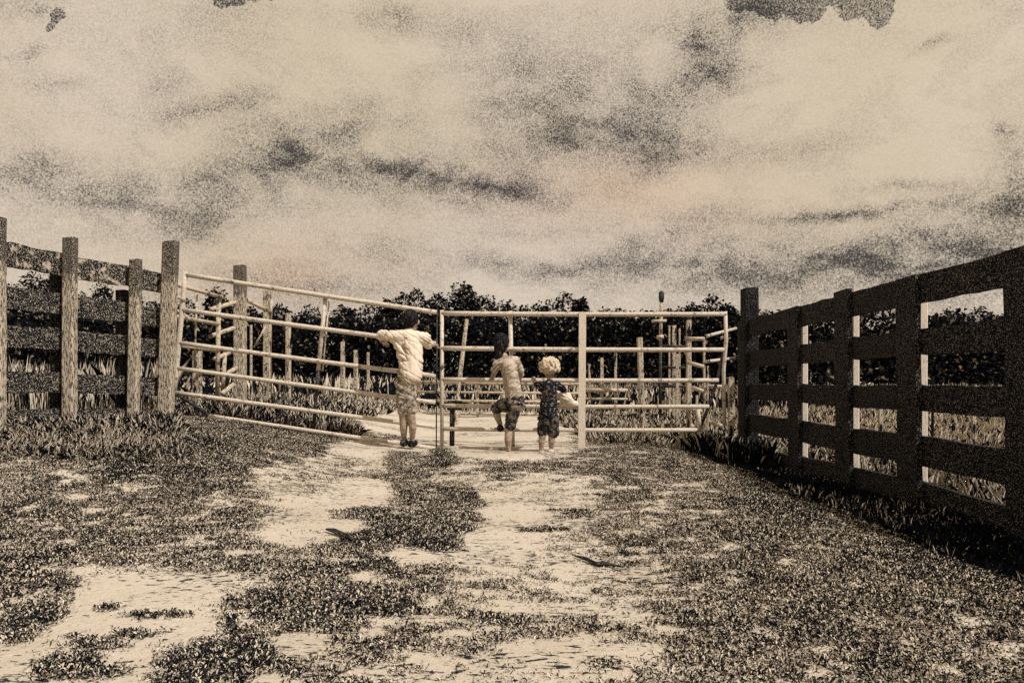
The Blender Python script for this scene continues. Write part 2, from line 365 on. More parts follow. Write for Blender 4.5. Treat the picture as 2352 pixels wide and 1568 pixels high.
def weeds():
    # low rosette weeds in front of and around the gate
    n = 1000000
    y = np.sqrt(rng.uniform(.9**2, 8.2**2, n)); x = rng.uniform(-.85, .85, n)*y
    d, u, v = cover(x, y)
    cl = smooth((fbm(x*.55, y, 17, 41)*.7+fbm(x*.8, y, 45, 47)*.3-.5+(d-.5)*.32)/.14+.5)
    k = rng.random(n) < smooth((d+.05)/1.0)*.80*np.clip(2.6/y+.35, .5, 1.6)*(.10+.98*cl)
    x, y, d = x[k], y[k], d[k]
    m = 4; X = np.repeat(x, m); Y = np.repeat(y, m); DD = np.repeat(d, m); nn = len(X)
    X = X+rng.normal(0,.008,nn); Y = Y+rng.normal(0,.008,nn)
    th = rng.uniform(0, 2*np.pi, nn); el = rng.uniform(.2, 1.3, nn)
    N = np.stack([np.cos(th)*np.cos(el), np.sin(th)*np.cos(el), np.sin(el)], 1)
    L = rng.uniform(.006,.019,nn)*(.65+.6*DD)*np.clip(.75+.12*Y,.8,1.3); Wd = L*rng.uniform(.13,.27,nn)
    C = np.stack([X, Y, gh(X, Y)], 1)
    pn = fbm(X, Y, 7, 21)
    u2 = 1176+X/Y*F
    ps = np.where(u2 > 1380, .37, .35) + (pn-.5)*.5
    ps = np.where(DD > .84, ps*.8, ps)
    fence_shade = smooth((X-1.55)/.4)
    ps = ps*(1-.85*fence_shade)  # fewer pale leaves near the right fence, painting in its shadow
    pale = (rng.random(nn) < ps)
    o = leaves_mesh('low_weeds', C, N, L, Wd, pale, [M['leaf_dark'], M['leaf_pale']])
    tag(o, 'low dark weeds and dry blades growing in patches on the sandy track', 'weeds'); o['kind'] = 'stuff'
    print('weeds', nn)
weeds()

def blades(name, label, xy, hmin, hmax, wd, pshare, lean=.25, patch=None):
    x, y = xy; n = len(x)
    th = rng.uniform(0, 2*np.pi, n); el = np.pi/2-np.abs(rng.normal(0, lean, n))
    N = np.stack([np.cos(th)*np.cos(el), np.sin(th)*np.cos(el), np.sin(el)], 1)
    L = rng.uniform(hmin, hmax, n)*(.6+.8*fbm(x, y, .8, 5))
    C = np.stack([x, y, gh(x, y)-.01], 1)
    pale = rng.random(n) < pshare+(fbm(x, y, 1.2, 33)-.5)*.8
    o = leaves_mesh(name, C, N, L, np.full(n, wd)*rng.uniform(.6,1.4,n)*np.clip(y/8,.4,1.3), pale, [M['leaf_dark'], M['leaf_pale']])
    tag(o, label, 'grass'); o['kind'] = 'stuff'
def rnd(n, x0, x1, y0, y1): return rng.uniform(x0, x1, n), rng.uniform(y0, y1, n)
def keep(xy, f): k = f(*xy); return xy[0][k], xy[1][k]
blades('tall_grass', 'tall dry grass standing beyond the left board fence', keep(rnd(26000,-13,-2.6,6.6,14), lambda x,y: x < -.50*y), .40, .85, .016, .50, .16)
blades('verge_grass', 'rough grass along the foot of the left board fence', keep(rnd(26000,-5,-1.5,4.9,7.4), lambda x,y: (x < -.49*y) | ((y > 6.6) & (x < -.22*y))), .05, .17, .008, .36, .5)
blades('bank_weeds', 'mixed pale and dark weeds on the bank below the left board fence', keep(rnd(16000,-4.6,-1.9,4.1,5.6), lambda x,y: x < -.48*y), .03, .11, .006, .5, .6)
blades('corral_grass', 'rough grass in the corral behind the gate, left of the path', rnd(30000,-6.2,-1.9,6.9,13), .07, .24, .012, .42, .45)
blades('paddock_grass', 'rough grass in the corral behind the right gate leaf', rnd(24000,.75,3.2,6.7,13), .05, .18, .012, .40, .5)
blades('pasture_grass', 'straw coloured grass of the pasture beyond the right fence', rnd(70000,2.75,12,2.4,15), .08, .28, .010, .66, .6)
blades('meadow_grass', 'distant meadow grass in front of the dark treeline', keep(rnd(120000,-34,34,12.5,40), lambda x,y: np.abs(x) < .85*y+1), .30, .7, .035, .36, .3)
def fx(n, a, b, y0, y1):
    y = rng.uniform(y0, y1, n); return rng.uniform(a, b, n), y
blades('fence_side_grass', 'long grass under the right board fence, coloured dark as part of its shadow', fx(26000, 1.75, 2.62, 2.0, 8.6), .03, .10, .007, .03, .7)  # almost no pale blades: fence shadow put into the grass colour
blades('gate_side_weeds', 'dark tall weeds round the right gate post', fx(3000, 1.75, 2.5, 6.4, 7.6), .10, .36, .012, .22, .3)

# ------------------------------------------------------------------ trees
def crown_geo(seed, n=2600, lobes=9, gap=.0):
    r = np.random.default_rng(seed)
    # lobes inside a unit tree: width 1 (radius .5), height 1
    lc = np.stack([r.uniform(-.34,.34,lobes), r.uniform(-.3,.3,lobes), r.uniform(.25,.80,lobes)],1)
    lc[0] = (0.02,0,.80); lc[1] = (-.12,.05,.3); lc[2] = (.14,-.05,.34)
    lr = r.uniform(.15,.27,lobes); lr[0] = .19
    k = r.integers(0, lobes, n)
    d = r.normal(0,1,(n,3)); d /= np.linalg.norm(d,axis=1)[:,None]
    rad = lr[k]*r.uniform(.45,1.0,n)**.5*(1+.28*(fbm(d[:,0]*2+k*3, d[:,2]*2+d[:,1], 2.3, seed)-.5)*2)
    C = lc[k]+d*rad[:,None]*np.array([1,1,.95])
    N = d*.7+r.normal(0,.7,(n,3)); N /= np.linalg.norm(N,axis=1)[:,None]
    return C, N, r
def make_tree(seed, n, H, Wc, loc, label, group):
    t = thing('pasture_tree', label, 'tree', loc, group)
    C, N, r = crown_geo(seed, n)
    C = C*np.array([Wc, Wc, H])+np.array(loc)
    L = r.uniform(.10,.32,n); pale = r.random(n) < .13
    o = leaves_mesh('crown', C, N, L, L*.75, pale, [M['tree_dark'], M['tree_pale']], loc)
    o.location = (0,0,0); o.parent = t
    V, Fc = tube([(loc[0],loc[1],loc[2]-.1),(loc[0]+.06,loc[1],H*.2),(loc[0]-.05,loc[1],H*.45),(loc[0]+.03,loc[1],H*.75)], [.26,.19,.14,.05], 8)
    for s in (-1,1):
        a = Vector((loc[0], loc[1], H*.3)); V2, F2 = tube([a, a+Vector((s*Wc*.15,.2,H*.14)), a+Vector((s*Wc*.28,.1,H*.36))], [.12,.08,.03], 6)
        Fc += [tuple(i+len(V) for i in f) for f in F2]; V += V2
    mesh('trunk', V, Fc, M['bark'], t)
    return t
ORD = ['first','second','third','fourth','fifth','sixth','seventh','eighth','ninth','tenth','eleventh','twelfth','thirteenth','fourteenth']
SEG = [('left', 'beyond the left board fence', [(-70,650,110),(15,648,95),(68,640,80),(126,618,74),(190,668,60),(238,655,74),(300,676,80),(352,690,70)]),
 ('mid', 'in the treeline behind the left gate leaf', [(425,684,90),(495,655,84),(570,700,80),(640,694,90),(710,698,94),(785,696,90),(845,690,84)]),
 ('rise', 'in the tall clump over the boy in the white shirt', [(905,682,70),(955,657,82),(1008,668,70),(1062,646,92),(1108,672,74)]),
 ('right', 'in the treeline over the right gate leaf', [(1160,692,72),(1205,697,60),(1246,699,46),(1296,665,74),(1338,682,52),(1385,703,74),(1432,712,60),(1482,708,66),(1532,714,66)]),
 ('end', 'in the clump left of the dark right gate post', [(1588,690,66),(1632,674,84),(1668,694,60)]),
 ('fence', 'in the treeline seen past the right board fence', [(1725,735,90),(1800,742,90),(1880,748,90),(1960,744,90),(2050,742,90),(2130,722,84),(2196,708,84),(2250,700,84),(2305,716,80),(2370,702,100),(2460,700,120)])]
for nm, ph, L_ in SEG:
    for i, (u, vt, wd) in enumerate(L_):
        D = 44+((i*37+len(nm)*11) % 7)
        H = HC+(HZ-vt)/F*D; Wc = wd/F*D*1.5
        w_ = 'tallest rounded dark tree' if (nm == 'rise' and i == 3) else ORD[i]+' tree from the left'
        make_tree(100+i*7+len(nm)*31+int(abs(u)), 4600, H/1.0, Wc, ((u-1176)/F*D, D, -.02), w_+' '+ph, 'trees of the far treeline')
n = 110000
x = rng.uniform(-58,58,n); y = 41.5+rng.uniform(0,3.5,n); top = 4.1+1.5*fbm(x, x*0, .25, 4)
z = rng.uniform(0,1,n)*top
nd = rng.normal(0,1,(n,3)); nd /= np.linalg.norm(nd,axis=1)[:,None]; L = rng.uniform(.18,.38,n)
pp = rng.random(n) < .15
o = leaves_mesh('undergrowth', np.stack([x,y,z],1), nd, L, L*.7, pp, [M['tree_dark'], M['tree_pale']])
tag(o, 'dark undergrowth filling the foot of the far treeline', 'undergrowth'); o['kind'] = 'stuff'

# ------------------------------------------------------------------ right board fence
def xp(D): return 2.55
t = thing('board_fence', 'tall black five-board fence running up the right side of the track', 'fence', (2.55, 5.5, G(2.55,5.5)))
RP = [2.45, 3.335, 4.31, 5.16, 6.06, 7.42]     # near faces of the posts
tops = [(1.288,.176),(.955,.167),(.600,.162),(.281,.185),(-.01,.15)]
wob = [(0,0,0,0,0,0),(0,0,.003,.005,-.004,0),(.0,0,.008,-.006,.01,0),(0,0,.01,-.004,.006,0),(0,0,.012,0,-.02,0)]
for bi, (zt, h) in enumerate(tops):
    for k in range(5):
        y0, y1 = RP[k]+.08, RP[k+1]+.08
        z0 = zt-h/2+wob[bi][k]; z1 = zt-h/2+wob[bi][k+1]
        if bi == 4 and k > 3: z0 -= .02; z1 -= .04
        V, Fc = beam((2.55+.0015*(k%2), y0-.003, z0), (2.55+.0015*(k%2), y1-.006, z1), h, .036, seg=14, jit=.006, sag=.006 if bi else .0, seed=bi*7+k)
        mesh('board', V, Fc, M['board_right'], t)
for k, yp in enumerate(RP):
    zt = 1.30 if k < 5 else 1.60
    if k == 3: zt = 1.325
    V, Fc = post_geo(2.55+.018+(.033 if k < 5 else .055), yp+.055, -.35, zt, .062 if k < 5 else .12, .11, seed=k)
    p_ = mesh('post', V, Fc, [M['pale_lit_wood'], M['post_dark']], t)
    # sunlit south face painted pale; shaded faces and the last post's top painted dark
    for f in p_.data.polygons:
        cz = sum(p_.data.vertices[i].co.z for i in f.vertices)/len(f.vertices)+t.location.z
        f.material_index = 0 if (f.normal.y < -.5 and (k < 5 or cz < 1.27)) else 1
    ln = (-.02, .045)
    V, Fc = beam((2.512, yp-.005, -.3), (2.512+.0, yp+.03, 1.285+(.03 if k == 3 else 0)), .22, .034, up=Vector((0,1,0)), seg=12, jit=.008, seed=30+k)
    b_ = mesh('batten', V, Fc, [M['board_right'], M['pale_lit_wood']], t)
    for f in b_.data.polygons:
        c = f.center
        if f.normal.y < -.7 and mn.noise(Vector((k*3.3, c.z*4, 1))) > -.05: f.material_index = 1  # sun-catching south edge painted pale in broken stretches

# far dark post beside the gate
V, Fc = post_geo(2.56, 7.36, -.3, 1.63, .155, .15, seed=70)
p_ = mesh('gate_post', V, Fc, M['post_dark'], None, (2.56, 7.36, G(2.56,7.36)))
tag(p_, 'dark square post rising above the far end of the right board fence', 'post')
RPd = p_

# ------------------------------------------------------------------ left board fence
def LD(u): return 5.0+(u-10)/340*1.1
def LP(u, z, off=0): D = LD(u)+off; return Vector(((u-1176)/F*D, D, z))
t = thing('board_fence', 'weathered grey board fence with tall posts on the left bank', 'fence', LP(160, G(*LP(160,0).xy)))
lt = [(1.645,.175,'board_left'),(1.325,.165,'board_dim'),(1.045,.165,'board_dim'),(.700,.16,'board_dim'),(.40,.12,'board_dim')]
cuts = [-420, -190, -8, 156, 305, 374]
for bi, (zt, h, mm) in enumerate(lt):
    for k in range(5):
        a, b = cuts[k], cuts[k+1]
        dz = [.0,.0,.0,-.012,-.03][k]; dz2 = [0,0,0,-.02,-.04][k]
        if bi == 4 and k == 4: continue
        V, Fc = beam(LP(a+.5, zt-h/2+dz, .0), LP(b-.5, zt-h/2+dz2+(.02 if bi == 4 else 0), .0), h, .035, seg=12, jit=.007, sag=.004, seed=60+bi*5+k)
        mesh('board', V, Fc, M[mm], t)
for (u, wd, zt, lean) in ((-420,.11,1.7,0),(-190,.11,1.7,0),(-8,.11,1.78,0),(160,.096,1.755,.01),(308,.088,1.67,.03)):
    p = LP(u, 0, -.10); V, Fc = post_geo(p.x-lean/2, p.y, G(p.x,p.y)-.3, zt, wd, .07, lean=(lean,0), seed=int(u)%31)
    mesh('post', V, Fc, M['post'], t)
    p = LP(u-26, 0, .09); V, Fc = post_geo(p.x, p.y, G(p.x,p.y)-.3, zt-.25, .085, .1, seed=int(u)%29)
    mesh('back_post', V, Fc, M['post_dark'], t)
p = P(385, 877, 6.1); V, Fc = post_geo(p.x-.03, p.y, G(p.x,p.y)-.3, HC+(HZ-555)/F*6.1, .122, .09, lean=(.06,0), seed=5)
tag(mesh('gate_post', V, Fc, M['post'], None, (p.x,p.y,G(p.x,p.y))), 'thick leaning timber post carrying the left gate leaf', 'post')

# ------------------------------------------------------------------ pipe gate, two leaves
DG = 6.42
def gp(u, v, off=0): return P(u, v, DG+off)
def rail(pts, r, parent, m='pipe', name='rail'):
    V, Fc = tube(pts, r, 12); return mesh(name, V, Fc, M[m], parent, smooth=True)
def lerp_pts(a, b, n, bow=0):
    out = []
    for i in range(n+1):
        f = i/n; p = a.lerp(b, f); p.z -= bow*4*f*(1-f); out.append(p)
    return out
gl = thing('pipe_gate', 'left leaf of the pale six-rail pipe gate, sagging towards its latch end', 'gate', (gp(700,1000).x, DG, G(gp(700,1000).x, DG)))
Lr = [((424,630),(1003,717)),((418,711),(1001,789)),((412,787),(1001,863)),((407,845),(1000,924)),((402,901),(1000,980)),((480,954),(1000,1029))]
rr = [.022,.022,.021,.020,.020,.018]
for k, (a, b) in enumerate(Lr):
    rail(lerp_pts(gp(*a), gp(*b), 10, .003), rr[k], gl)
rail(lerp_pts(gp(426,624), gp(400,905), 6), .023, gl, name='upright')
rail([gp(748,676,.035), gp(740,760,.035), gp(731,850,.035)], .020, gl, name='upright')
rail([gp(757,678,.05), gp(749,762,.05), gp(741,852,.05)], .008, gl, name='brace')
rail([gp(731,848,.035), gp(720,985,.035)], .018, gl, m='iron', name='upright')
rail([gp(1004,714,.0), gp(1002,1032,.0)], .006, gl, m='iron', name='upright')
rail([gp(400,901), gp(440,925), gp(480,954)], .020, gl, m='iron', name='brace')
rail([P(378,668,6.2), gp(425,690)], .016, gl, name='hinge'); rail([P(376,860,6.2), gp(405,868)], .016, gl, name='hinge')
g2 = thing('pipe_gate', 'right leaf of the pale six-rail pipe gate with a wide flat upright', 'gate', (gp(1340,1000).x, DG, G(gp(1340,1000).x, DG)))
Rr = [((1015,719),(1666,721)),((1015,799),(1663,803)),((1015,871),(1650,873)),((1015,931),(1628,933)),((1015,984),(1608,987)),((1015,1028),(1500,1030))]
for k, (a, b) in enumerate(Rr):
    rail(lerp_pts(gp(*a), gp(*b), 10, .006), rr[k], g2)
rail([gp(1015,712), gp(1015,1034)], .018, g2, name='upright')
rail([gp(1172,714,.045), gp(1178,1032,.045)], .020, g2, name='upright')
V, Fc = beam(gp(1338,716,-.035), gp(1336,1036,-.035), .066, .02, up=Vector((1,0,0)), seg=6, jit=.001)
mesh('upright', V, Fc, M['pale_lit_wood'], g2)
rail([gp(1666,715), gp(1668,780), gp(1662,850), gp(1664,976)], .018, g2, name='upright')
rail([gp(1662,806,.02), gp(1648,872,.02), gp(1628,933,.02), gp(1606,986,.02)], .016, g2, m='iron', name='brace')
rail([gp(1607,985,0), gp(1603,940,0)], .020, g2, name='latch')
rail([gp(1625,771,.05), P(1690,754,7.2)], .016, g2, name='hinge'); rail([gp(1622,830,.05), P(1688,822,7.2)], .016, g2, name='hinge')
rail([gp(1039,925,.04), P(1038,1032,6.46)], .024, g2, m='iron', name='drop_bolt')
for i in range(7):
    a = i/6; c = gp(997+22*a, 838+10*math.sin(a*3.14), -.03); pts = [c+Vector((.017*math.cos(q_), .006*math.sin(q_) if i % 2 else .0, .009*math.sin(q_))) for q_ in [j*math.pi/5 for j in range(11)]]
    if i == 0: CV, CF = [], []
    V, Fc = tube(pts, .0035, 6); CF += [tuple(x+len(CV) for x in f) for f in Fc]; CV += V
mesh('chain', CV, CF, M['iron'], g2)
V, Fc = beam(gp(1028,930,.03), gp(1062,931,.03), .09, .03, seg=2); mesh('latch', V, Fc, M['iron'], g2)

# ------------------------------------------------------------------ corral behind the gate
def far_post(u, wpx, v0, D, name='fence_post', parent=None, label=None, m='post_far', lean=0, group=None, zb=None):
    x = (u-1176)/F*D; wd = wpx/F*D; z1 = HC+(HZ-v0)/F*D; z0 = G(x, D)
    V, Fc = post_geo(x-lean/2, D, z0-.2, z1, wd, max(wd*.8,.03), lean=(lean,0), seed=int(u)%37)
    o = mesh(name, V, Fc, M[m], parent, None if parent else (x, D, z0))
    if not parent: tag(o, label, 'post', group)
    return o
def bar(a, b, r, parent, name='rail', m='pipe_far'):
    V, Fc = tube([P(*a), P(*b)], r, 8); return mesh(name, V, Fc, M[m], parent, smooth=True)
c5 = lambda cx, cy: (1323+.26953*cx, 643.1+.26953*cy)
c2 = lambda cx, cy: (367.5+.29887*cx, 569.6+.29887*cy)
def anchor(u, D): x = (u-1176)/F*D; return (x, D, G(x, D))
# right side
t = thing('corral_fence', 'low pale rail fence with three thin posts behind the right gate leaf', 'fence', anchor(1384,10))
for cx, wd, cy in ((115,18,715),(220,26,660),(337,22,620)):
    u, v = c5(cx, cy); far_post(u, wd*.27, v, 10, 'post', t)
u0, v0 = c5(70, 935); u1, v1 = c5(440, 938); bar((u0,v0,9.94),(u1,v1,9.94), .028, t)
u0, v0 = c5(70, 1010); u1, v1 = c5(440, 1012); bar((u0,v0,9.94),(u1,v1,9.94), .018, t)
u, v = c5(557, 488); far_post(u, 12.5, v, 9.6, 'fence_post', None, 'stout pale post with a square top behind the right gate leaf', lean=-.05)
t = thing('corral_fence', 'cluster of narrow pale uprights and boards behind the right gate end', 'fence', anchor(1550,10.6))
for cx, wd, cy in ((795,14,385),(835,32,385),(882,14,412)):
    u, v = c5(cx, cy); far_post(u, wd*.27, v, 10.8, 'upright', t)
u, v = c5(862, 628); far_post(u, 6, v, 9.9, 'upright', t)
for cy in (560, 740, 900): 
    u0, v0 = c5(740, cy); u1, v1 = c5(930, cy+6); bar((u0,v0,10.6),(u1,v1,10.6), .022, t, m='iron')
t = thing('pipe_fence', 'pale pipe panel with bent rails just left of the right gate end', 'panel', anchor(1600,9.4))
for cx, wd, cy, D in ((960,42,340,9.5),(1030,20,980,9.4),(1092,18,500,9.2),(1122,14,730,9.1)):
    u, v = c5(cx, cy); far_post(u, wd*.27, v, D, 'upright', t)
for a, b in (((930,500),(1092,500)),((950,700),(1085,737)),((990,915),(1080,945)),((1110,905),(1245,908)),((1110,1200),(1240,1240)),((940,1090),(1070,1115))):
    ua, va = c5(*a); ub, vb = c5(*b); bar((ua,va,9.15),(ub,vb,9.0), .027, t)
u, v = 1679, 865; far_post(u, 13, v, 7.1, 'fence_post', None, 'short pale post in the weeds left of the dark right gate post')
# pole with cross bar
t = thing('marker_pole', 'thin pole with a dark knob and a cross bar above the right gate leaf', 'pole', anchor(1519,10.2))
u, v = c5(728, 300); bar((u,v-44,10.2),(u-2,v+60,10.2), .026, t, 'pole')
bar((u-2,v+60,10.2),(u-3,952,10.2), .024, t, 'pole', 'iron')
V, Fc = tube([P(u,v-56,10.2),P(u,v-52,10.2),P(u,v-40,10.2),P(u,v-30,10.2)], [.02,.042,.042,.03], 12); mesh('knob', V, Fc, M['iron'], t, smooth=True)
bar((c5(645,345)[0],c5(0,350)[1],10.18),(c5(770,0)[0],c5(0,345)[1],10.18), .022, t, 'cross_bar')
bar((c5(690,0)[0],c5(0,488)[1],10.18),(c5(745,0)[0],c5(0,480)[1],10.18), .03, t, 'cross_bar')
# centre: low pipe fence and leaning pole
t = thing('pipe_fence', 'low four-rail pipe fence crossing the track far behind the gate', 'fence', anchor(1150,12))
for vv, r in ((879,.032),(901,.02),(921,.024),(950,.024)): bar((955,vv-2,12),(1345,vv+2,12), r, t)
for uu in (962,1053,1097,1165,1262,1335): far_post(uu, 6, 874, 12.05, 'post', t, m='pipe_far')
o = mesh('leaning_pole', *tube([P(1072,733,9), P(1058,850,8.9), P(1046,975,8.8)], [.026,.03,.034], 10), M['post_far'], None, anchor(1046,8.8))
tag(o, 'slim pale pole leaning left behind the gate near its middle', 'pole')
# left side
u, v = c2(615,135); far_post(u, 25, v, 8.2, 'wooden_post', None, 'tall square dark-topped post poking above the left gate leaf', m='post')
u, v = c2(825,330); far_post(u, 17, v, 9.2, 'wooden_post', None, 'broad pale post right of the tall dark-topped post', m='post_far')
u, v = c2(985,498); far_post(u, 12, v, 9, 'fence_post', None, 'slim pale post midway behind the left gate leaf')
u, v = c2(1405,720); far_post(u, 9, v, 10.6, 'fence_post', None, 'short thin pale post right of the gate upright on the left leaf')
u, v = c2(1505,782); far_post(u, 9, v, 10.6, 'fence_post', None, 'shortest pale post, nearest the boy in the white shirt')
u, v = c2(1600,800); far_post(u, 6, v, 10.8, 'fence_post', None, 'thin pale post just left of the boy in the white shirt')
u, v = c2(287,790); far_post(u, 19, v, 7.6, 'fence_post', None, 'squat pale post low behind the left end of the gate')
u, v = c2(700,590); far_post(u, 4.5, v, 8.6, 'fence_stake', None, 'thin pale stake right beside the tall dark-topped post')
t = thing('pipe_fence', 'pale pipe panel of three rails joined to the left gate post', 'panel', anchor(450,7))
for a, b in (((60,262),(480,378)),((60,512),(450,584)),((60,737),(450,788))):
    bar((*c2(*a),6.6),(*c2(*b),7.6), .022, t)
bar((*c2(452,390),7.6),(*c2(440,1130),7.6), .026, t, 'upright')
bar((*c2(285,330),7.2),(*c2(265,900),7.2), .010, t, 'upright')
t = thing('pipe_fence', 'slanting pipe panel with rails rising to the tall dark-topped post', 'panel', anchor(520,8))
for a, b in (((390,470),(665,392)),((385,678),(660,580)),((420,850),(575,788)),((478,1115),(605,1015)),((520,960),(620,900))):
    bar((*c2(*a),7.7),(*c2(*b),8.4), .026, t)
bar((*c2(660,395),8.4),(*c2(852,492),9.0), .026, t); bar((*c2(855,380),9.0),(*c2(850,560),9.0), .02, t, 'upright')
bar((*c2(722,762),8.6),(*c2(812,600),8.6), .012, t, 'brace'); bar((*c2(500,800),8.0),(*c2(480,1130),8.0), .024, t, 'upright')
# beyond the right fence: thin posts of another fence
for i, (u, lab) in enumerate(((2022,'pale thin post in the pasture seen between the right fence boards'),(2236,'pale thin post in the pasture nearest the right edge'))):
    far_post(u, 8, 905, 7.5, 'fence_post', None, lab)
far_post(2125+17, 4, 905, 7.2, 'fence_post', None, 'thin dark post in the pasture seen through the right fence', m='post_dark')

# sticks and cloth
def stick(a, b, c, r, lab):
    pts = []
    for (u, v) in (a, b, c):
        D = HC*F/(v-HZ); pts.append(Vector(((u-1176)/F*D, D, G((u-1176)/F*D, D)+r*1.1)))
    V, Fc = tube([pts[0], pts[0].lerp(pts[1],.5)+Vector((0,0,.004)), pts[1], pts[1].lerp(pts[2],.5)+Vector((.0,.004,.003)), pts[2]], [r*.5,r,r*1.1,r,r*.4], 8)
    tag(mesh('stick', V, Fc, M['iron'], None, pts[1]), lab, 'stick')
stick((1320,1270),(1370,1284),(1432,1291), .007, 'dark curved stick lying on the sand right of the track')
stick((750,1230),(785,1243),(812,1256), .010, 'dark stick lying on the sand left of the central weeds')

# ------------------------------------------------------------------ children
def evald(V, Fc, vox, smooth_n=4, disp=None):
    me = bpy.data.meshes.new('tmp'); me.from_pydata([tuple(v) for v in V], [], Fc); me.update()
    o = bpy.data.objects.new('tmp', me); link(o)
    m = o.modifiers.new('r', 'REMESH'); m.mode = 'VOXEL'; m.voxel_size = vox
    if smooth_n:
        s = o.modifiers.new('s', 'SMOOTH'); s.iterations = smooth_n; s.factor = .5
    dg = bpy.context.evaluated_depsgraph_get()
    r = bpy.data.meshes.new_from_object(o.evaluated_get(dg))
    bpy.data.objects.remove(o); bpy.data.meshes.remove(me)
    if disp:
        r.calc_loop_triangles() if False else None
        ns = [v.normal.copy() for v in r.vertices]
        for v, nn in zip(r.vertices, ns): v.co += nn*disp(v.co)
    return r
class Blob:
    def __init__(s): s.V = []; s.F = []
    def add(s, V, F_): n = len(s.V); s.V += V; s.F += [tuple(i+n for i in f) for f in F_]
    def ell(s, c, r, rot=None):
        bm = bmesh.new(); bmesh.ops.create_uvsphere(bm, u_segments=16, v_segments=10, radius=1)
        Mx = Matrix.Diagonal((r[0], r[1], r[2], 1)) if not isinstance(r, float) else Matrix.Scale(r, 4)
        if rot: Mx = rot.to_matrix().to_4x4() @ Mx
        Mx = Matrix.Translation(c) @ Mx
        s.add([Mx @ v.co for v in bm.verts], [tuple(v.index for v in f.verts) for f in bm.faces]); bm.free()
    def cap(s, pts, rs):
        pts = [Vector(p) for p in pts]
        V, Fc = tube(pts, list(rs), 14); s.add(V, Fc)
        for p, r in zip(pts, rs): s.ell(p, float(r))
    def build(s, name, m, parent, vox=.006, sm=4, disp=None):
        me = evald(s.V, s.F, vox, sm, disp)
        base = Vector(parent.location) if parent else Vector((0,0,0))
        for v in me.vertices: v.co -= base
        me.polygons.foreach_set('use_smooth', [True]*len(me.polygons))
        me.name = name; me.materials.clear(); me.materials.append(m)
        o = link(bpy.data.objects.new(name, me)); o.parent = parent; return o
def hand(B, wrist, d, side, k=1.0):
    """palm and five curled fingers reaching along d and closing over a rail."""
    d = Vector(d).normalized(); dn = Vector((0,0,-1)); s = d.cross(Vector((0,0,1))).normalized()*side
    pc = wrist + d*.028*k
    B.cap([wrist, pc, pc+d*.02*k], [.018*k,.021*k,.02*k])
    for i, ln in enumerate((.85,1,.93,.75)):
        b = pc + d*.022*k + s*(i-1.5)*.0125*k
        B.cap([b, b+d*.022*ln*k-Vector((0,0,.006)), b+d*.026*ln*k+dn*.024*k, b+d*.010*k+dn*.036*k], [.0072*k,.0068*k,.0062*k,.0055*k])
    tb = wrist+d*.014*k - s*.018*k
    B.cap([tb, tb-s*.012*k+d*.012*k+dn*.012*k, tb-s*.008*k+d*.026*k+dn*.026*k], [.009*k,.008*k,.0065*k])
def foot(B, ank, d, ln, k=1.0):
    d = Vector(d).normalized()
    B.cap([ank+Vector((0,0,-.005)), ank+Vector((0,0,-.03*k))-d*.02*k, ank+Vector((0,0,-.034*k))+d*ln*.45, ank+Vector((0,0,-.040*k))+d*ln*.75], [.026*k,.028*k,.027*k,.02*k])
def head(B, c, r, look, hair=True):
    """skull, jaw, nose, ears, brow; look = facing direction."""
    look = Vector(look).normalized(); s = look.cross(Vector((0,0,1))).normalized()
    q = look.to_track_quat('Y', 'Z')
    B.ell(c+Vector((0,0,r*.12)), (r*.80, r*.96, r*.98), q); B.ell(c+look*r*.22-Vector((0,0,r*.52)), (r*.56, r*.62, r*.58), q)
    B.ell(c+look*r*.95-Vector((0,0,r*.18)), (r*.13, r*.2, r*.2), q)
    for k in (-1,1):
        B.ell(c+s*k*r*.82-Vector((0,0,r*.08)), (r*.12, r*.22, r*.30), q)
        B.ell(c+look*r*.80+s*k*r*.33+Vector((0,0,r*.02)), (r*.16, r*.10, r*.10), q)
        B.ell(c+look*r*.76-Vector((0,0,r*.60))+s*k*r*.08, (r*.2, r*.13, r*.07), q)
def K(u, v, D): return P(u, v, D)
fwd = Vector((0.05,1,-.1))
# --- boy in the white T-shirt
D0 = 6.17
kid = thing('person', 'boy in a loose white T-shirt leaning over the left gate leaf', 'person', (P(935,900,D0).x, D0, G(P(935,900,D0).x,D0)))
B = Blob(); hc = K(944,738,D0+.07)
shL, shR = K(905,775,D0+.02), K(972,776,D0+.02); neck = K(941,766,D0+.03); pel = K(926,888,D0-.02)
head(B, hc, .086, (.2,1,-.35))
B.cap([neck+Vector((0,0,.02)), neck-Vector((0,0,.03))], [.036,.045])
B.cap([shL, K(938,778,D0+.02), shR], [.042,.06,.042])
B.cap([K(938,785,D0+.02), K(936,830,D0), K(932,865,D0-.02), K(932,888,D0-.02)], [.080,.076,.070,.066])
elL, haL = K(878,781,D0+.14), K(884,788,D0+.24); elR, haR = K(984,792,D0+.10), K(996,791,D0+.20)
B.cap([shL, K(890,774,D0+.05), elL, haL], [.036,.032,.028,.021]); B.cap([shR, elR, haR], [.036,.029,.021])
hand(B, haL, (.2,1,.0), 1, .9); hand(B, haR, (.4,1,.0), -1, .9)
kL, aL = K(926,955,D0-.02), K(928,1007,D0+.05); kR, aR = K(945,955,D0-.03), K(947,1009,D0+.04)
B.cap([K(925,895,D0-.02), K(925,925,D0-.03), K(926,955,D0-.02), K(927,980,D0), aL], [.055,.048,.037,.036,.023])
B.cap([K(938,895,D0-.02), K(941,925,D0-.03), kR, K(948,980,D0-.01), aR], [.055,.048,.037,.036,.023])
foot(B, aL, (0,1,0), .14, .9); foot(B, aR, (.15,1,0), .14, .9)
B.build('body', M['skin'], kid, .0055, 3)
S = Blob()
S.cap([K(898,773,D0+.02), K(938,775,D0+.01), K(976,777,D0+.02)], [.058,.078,.058])
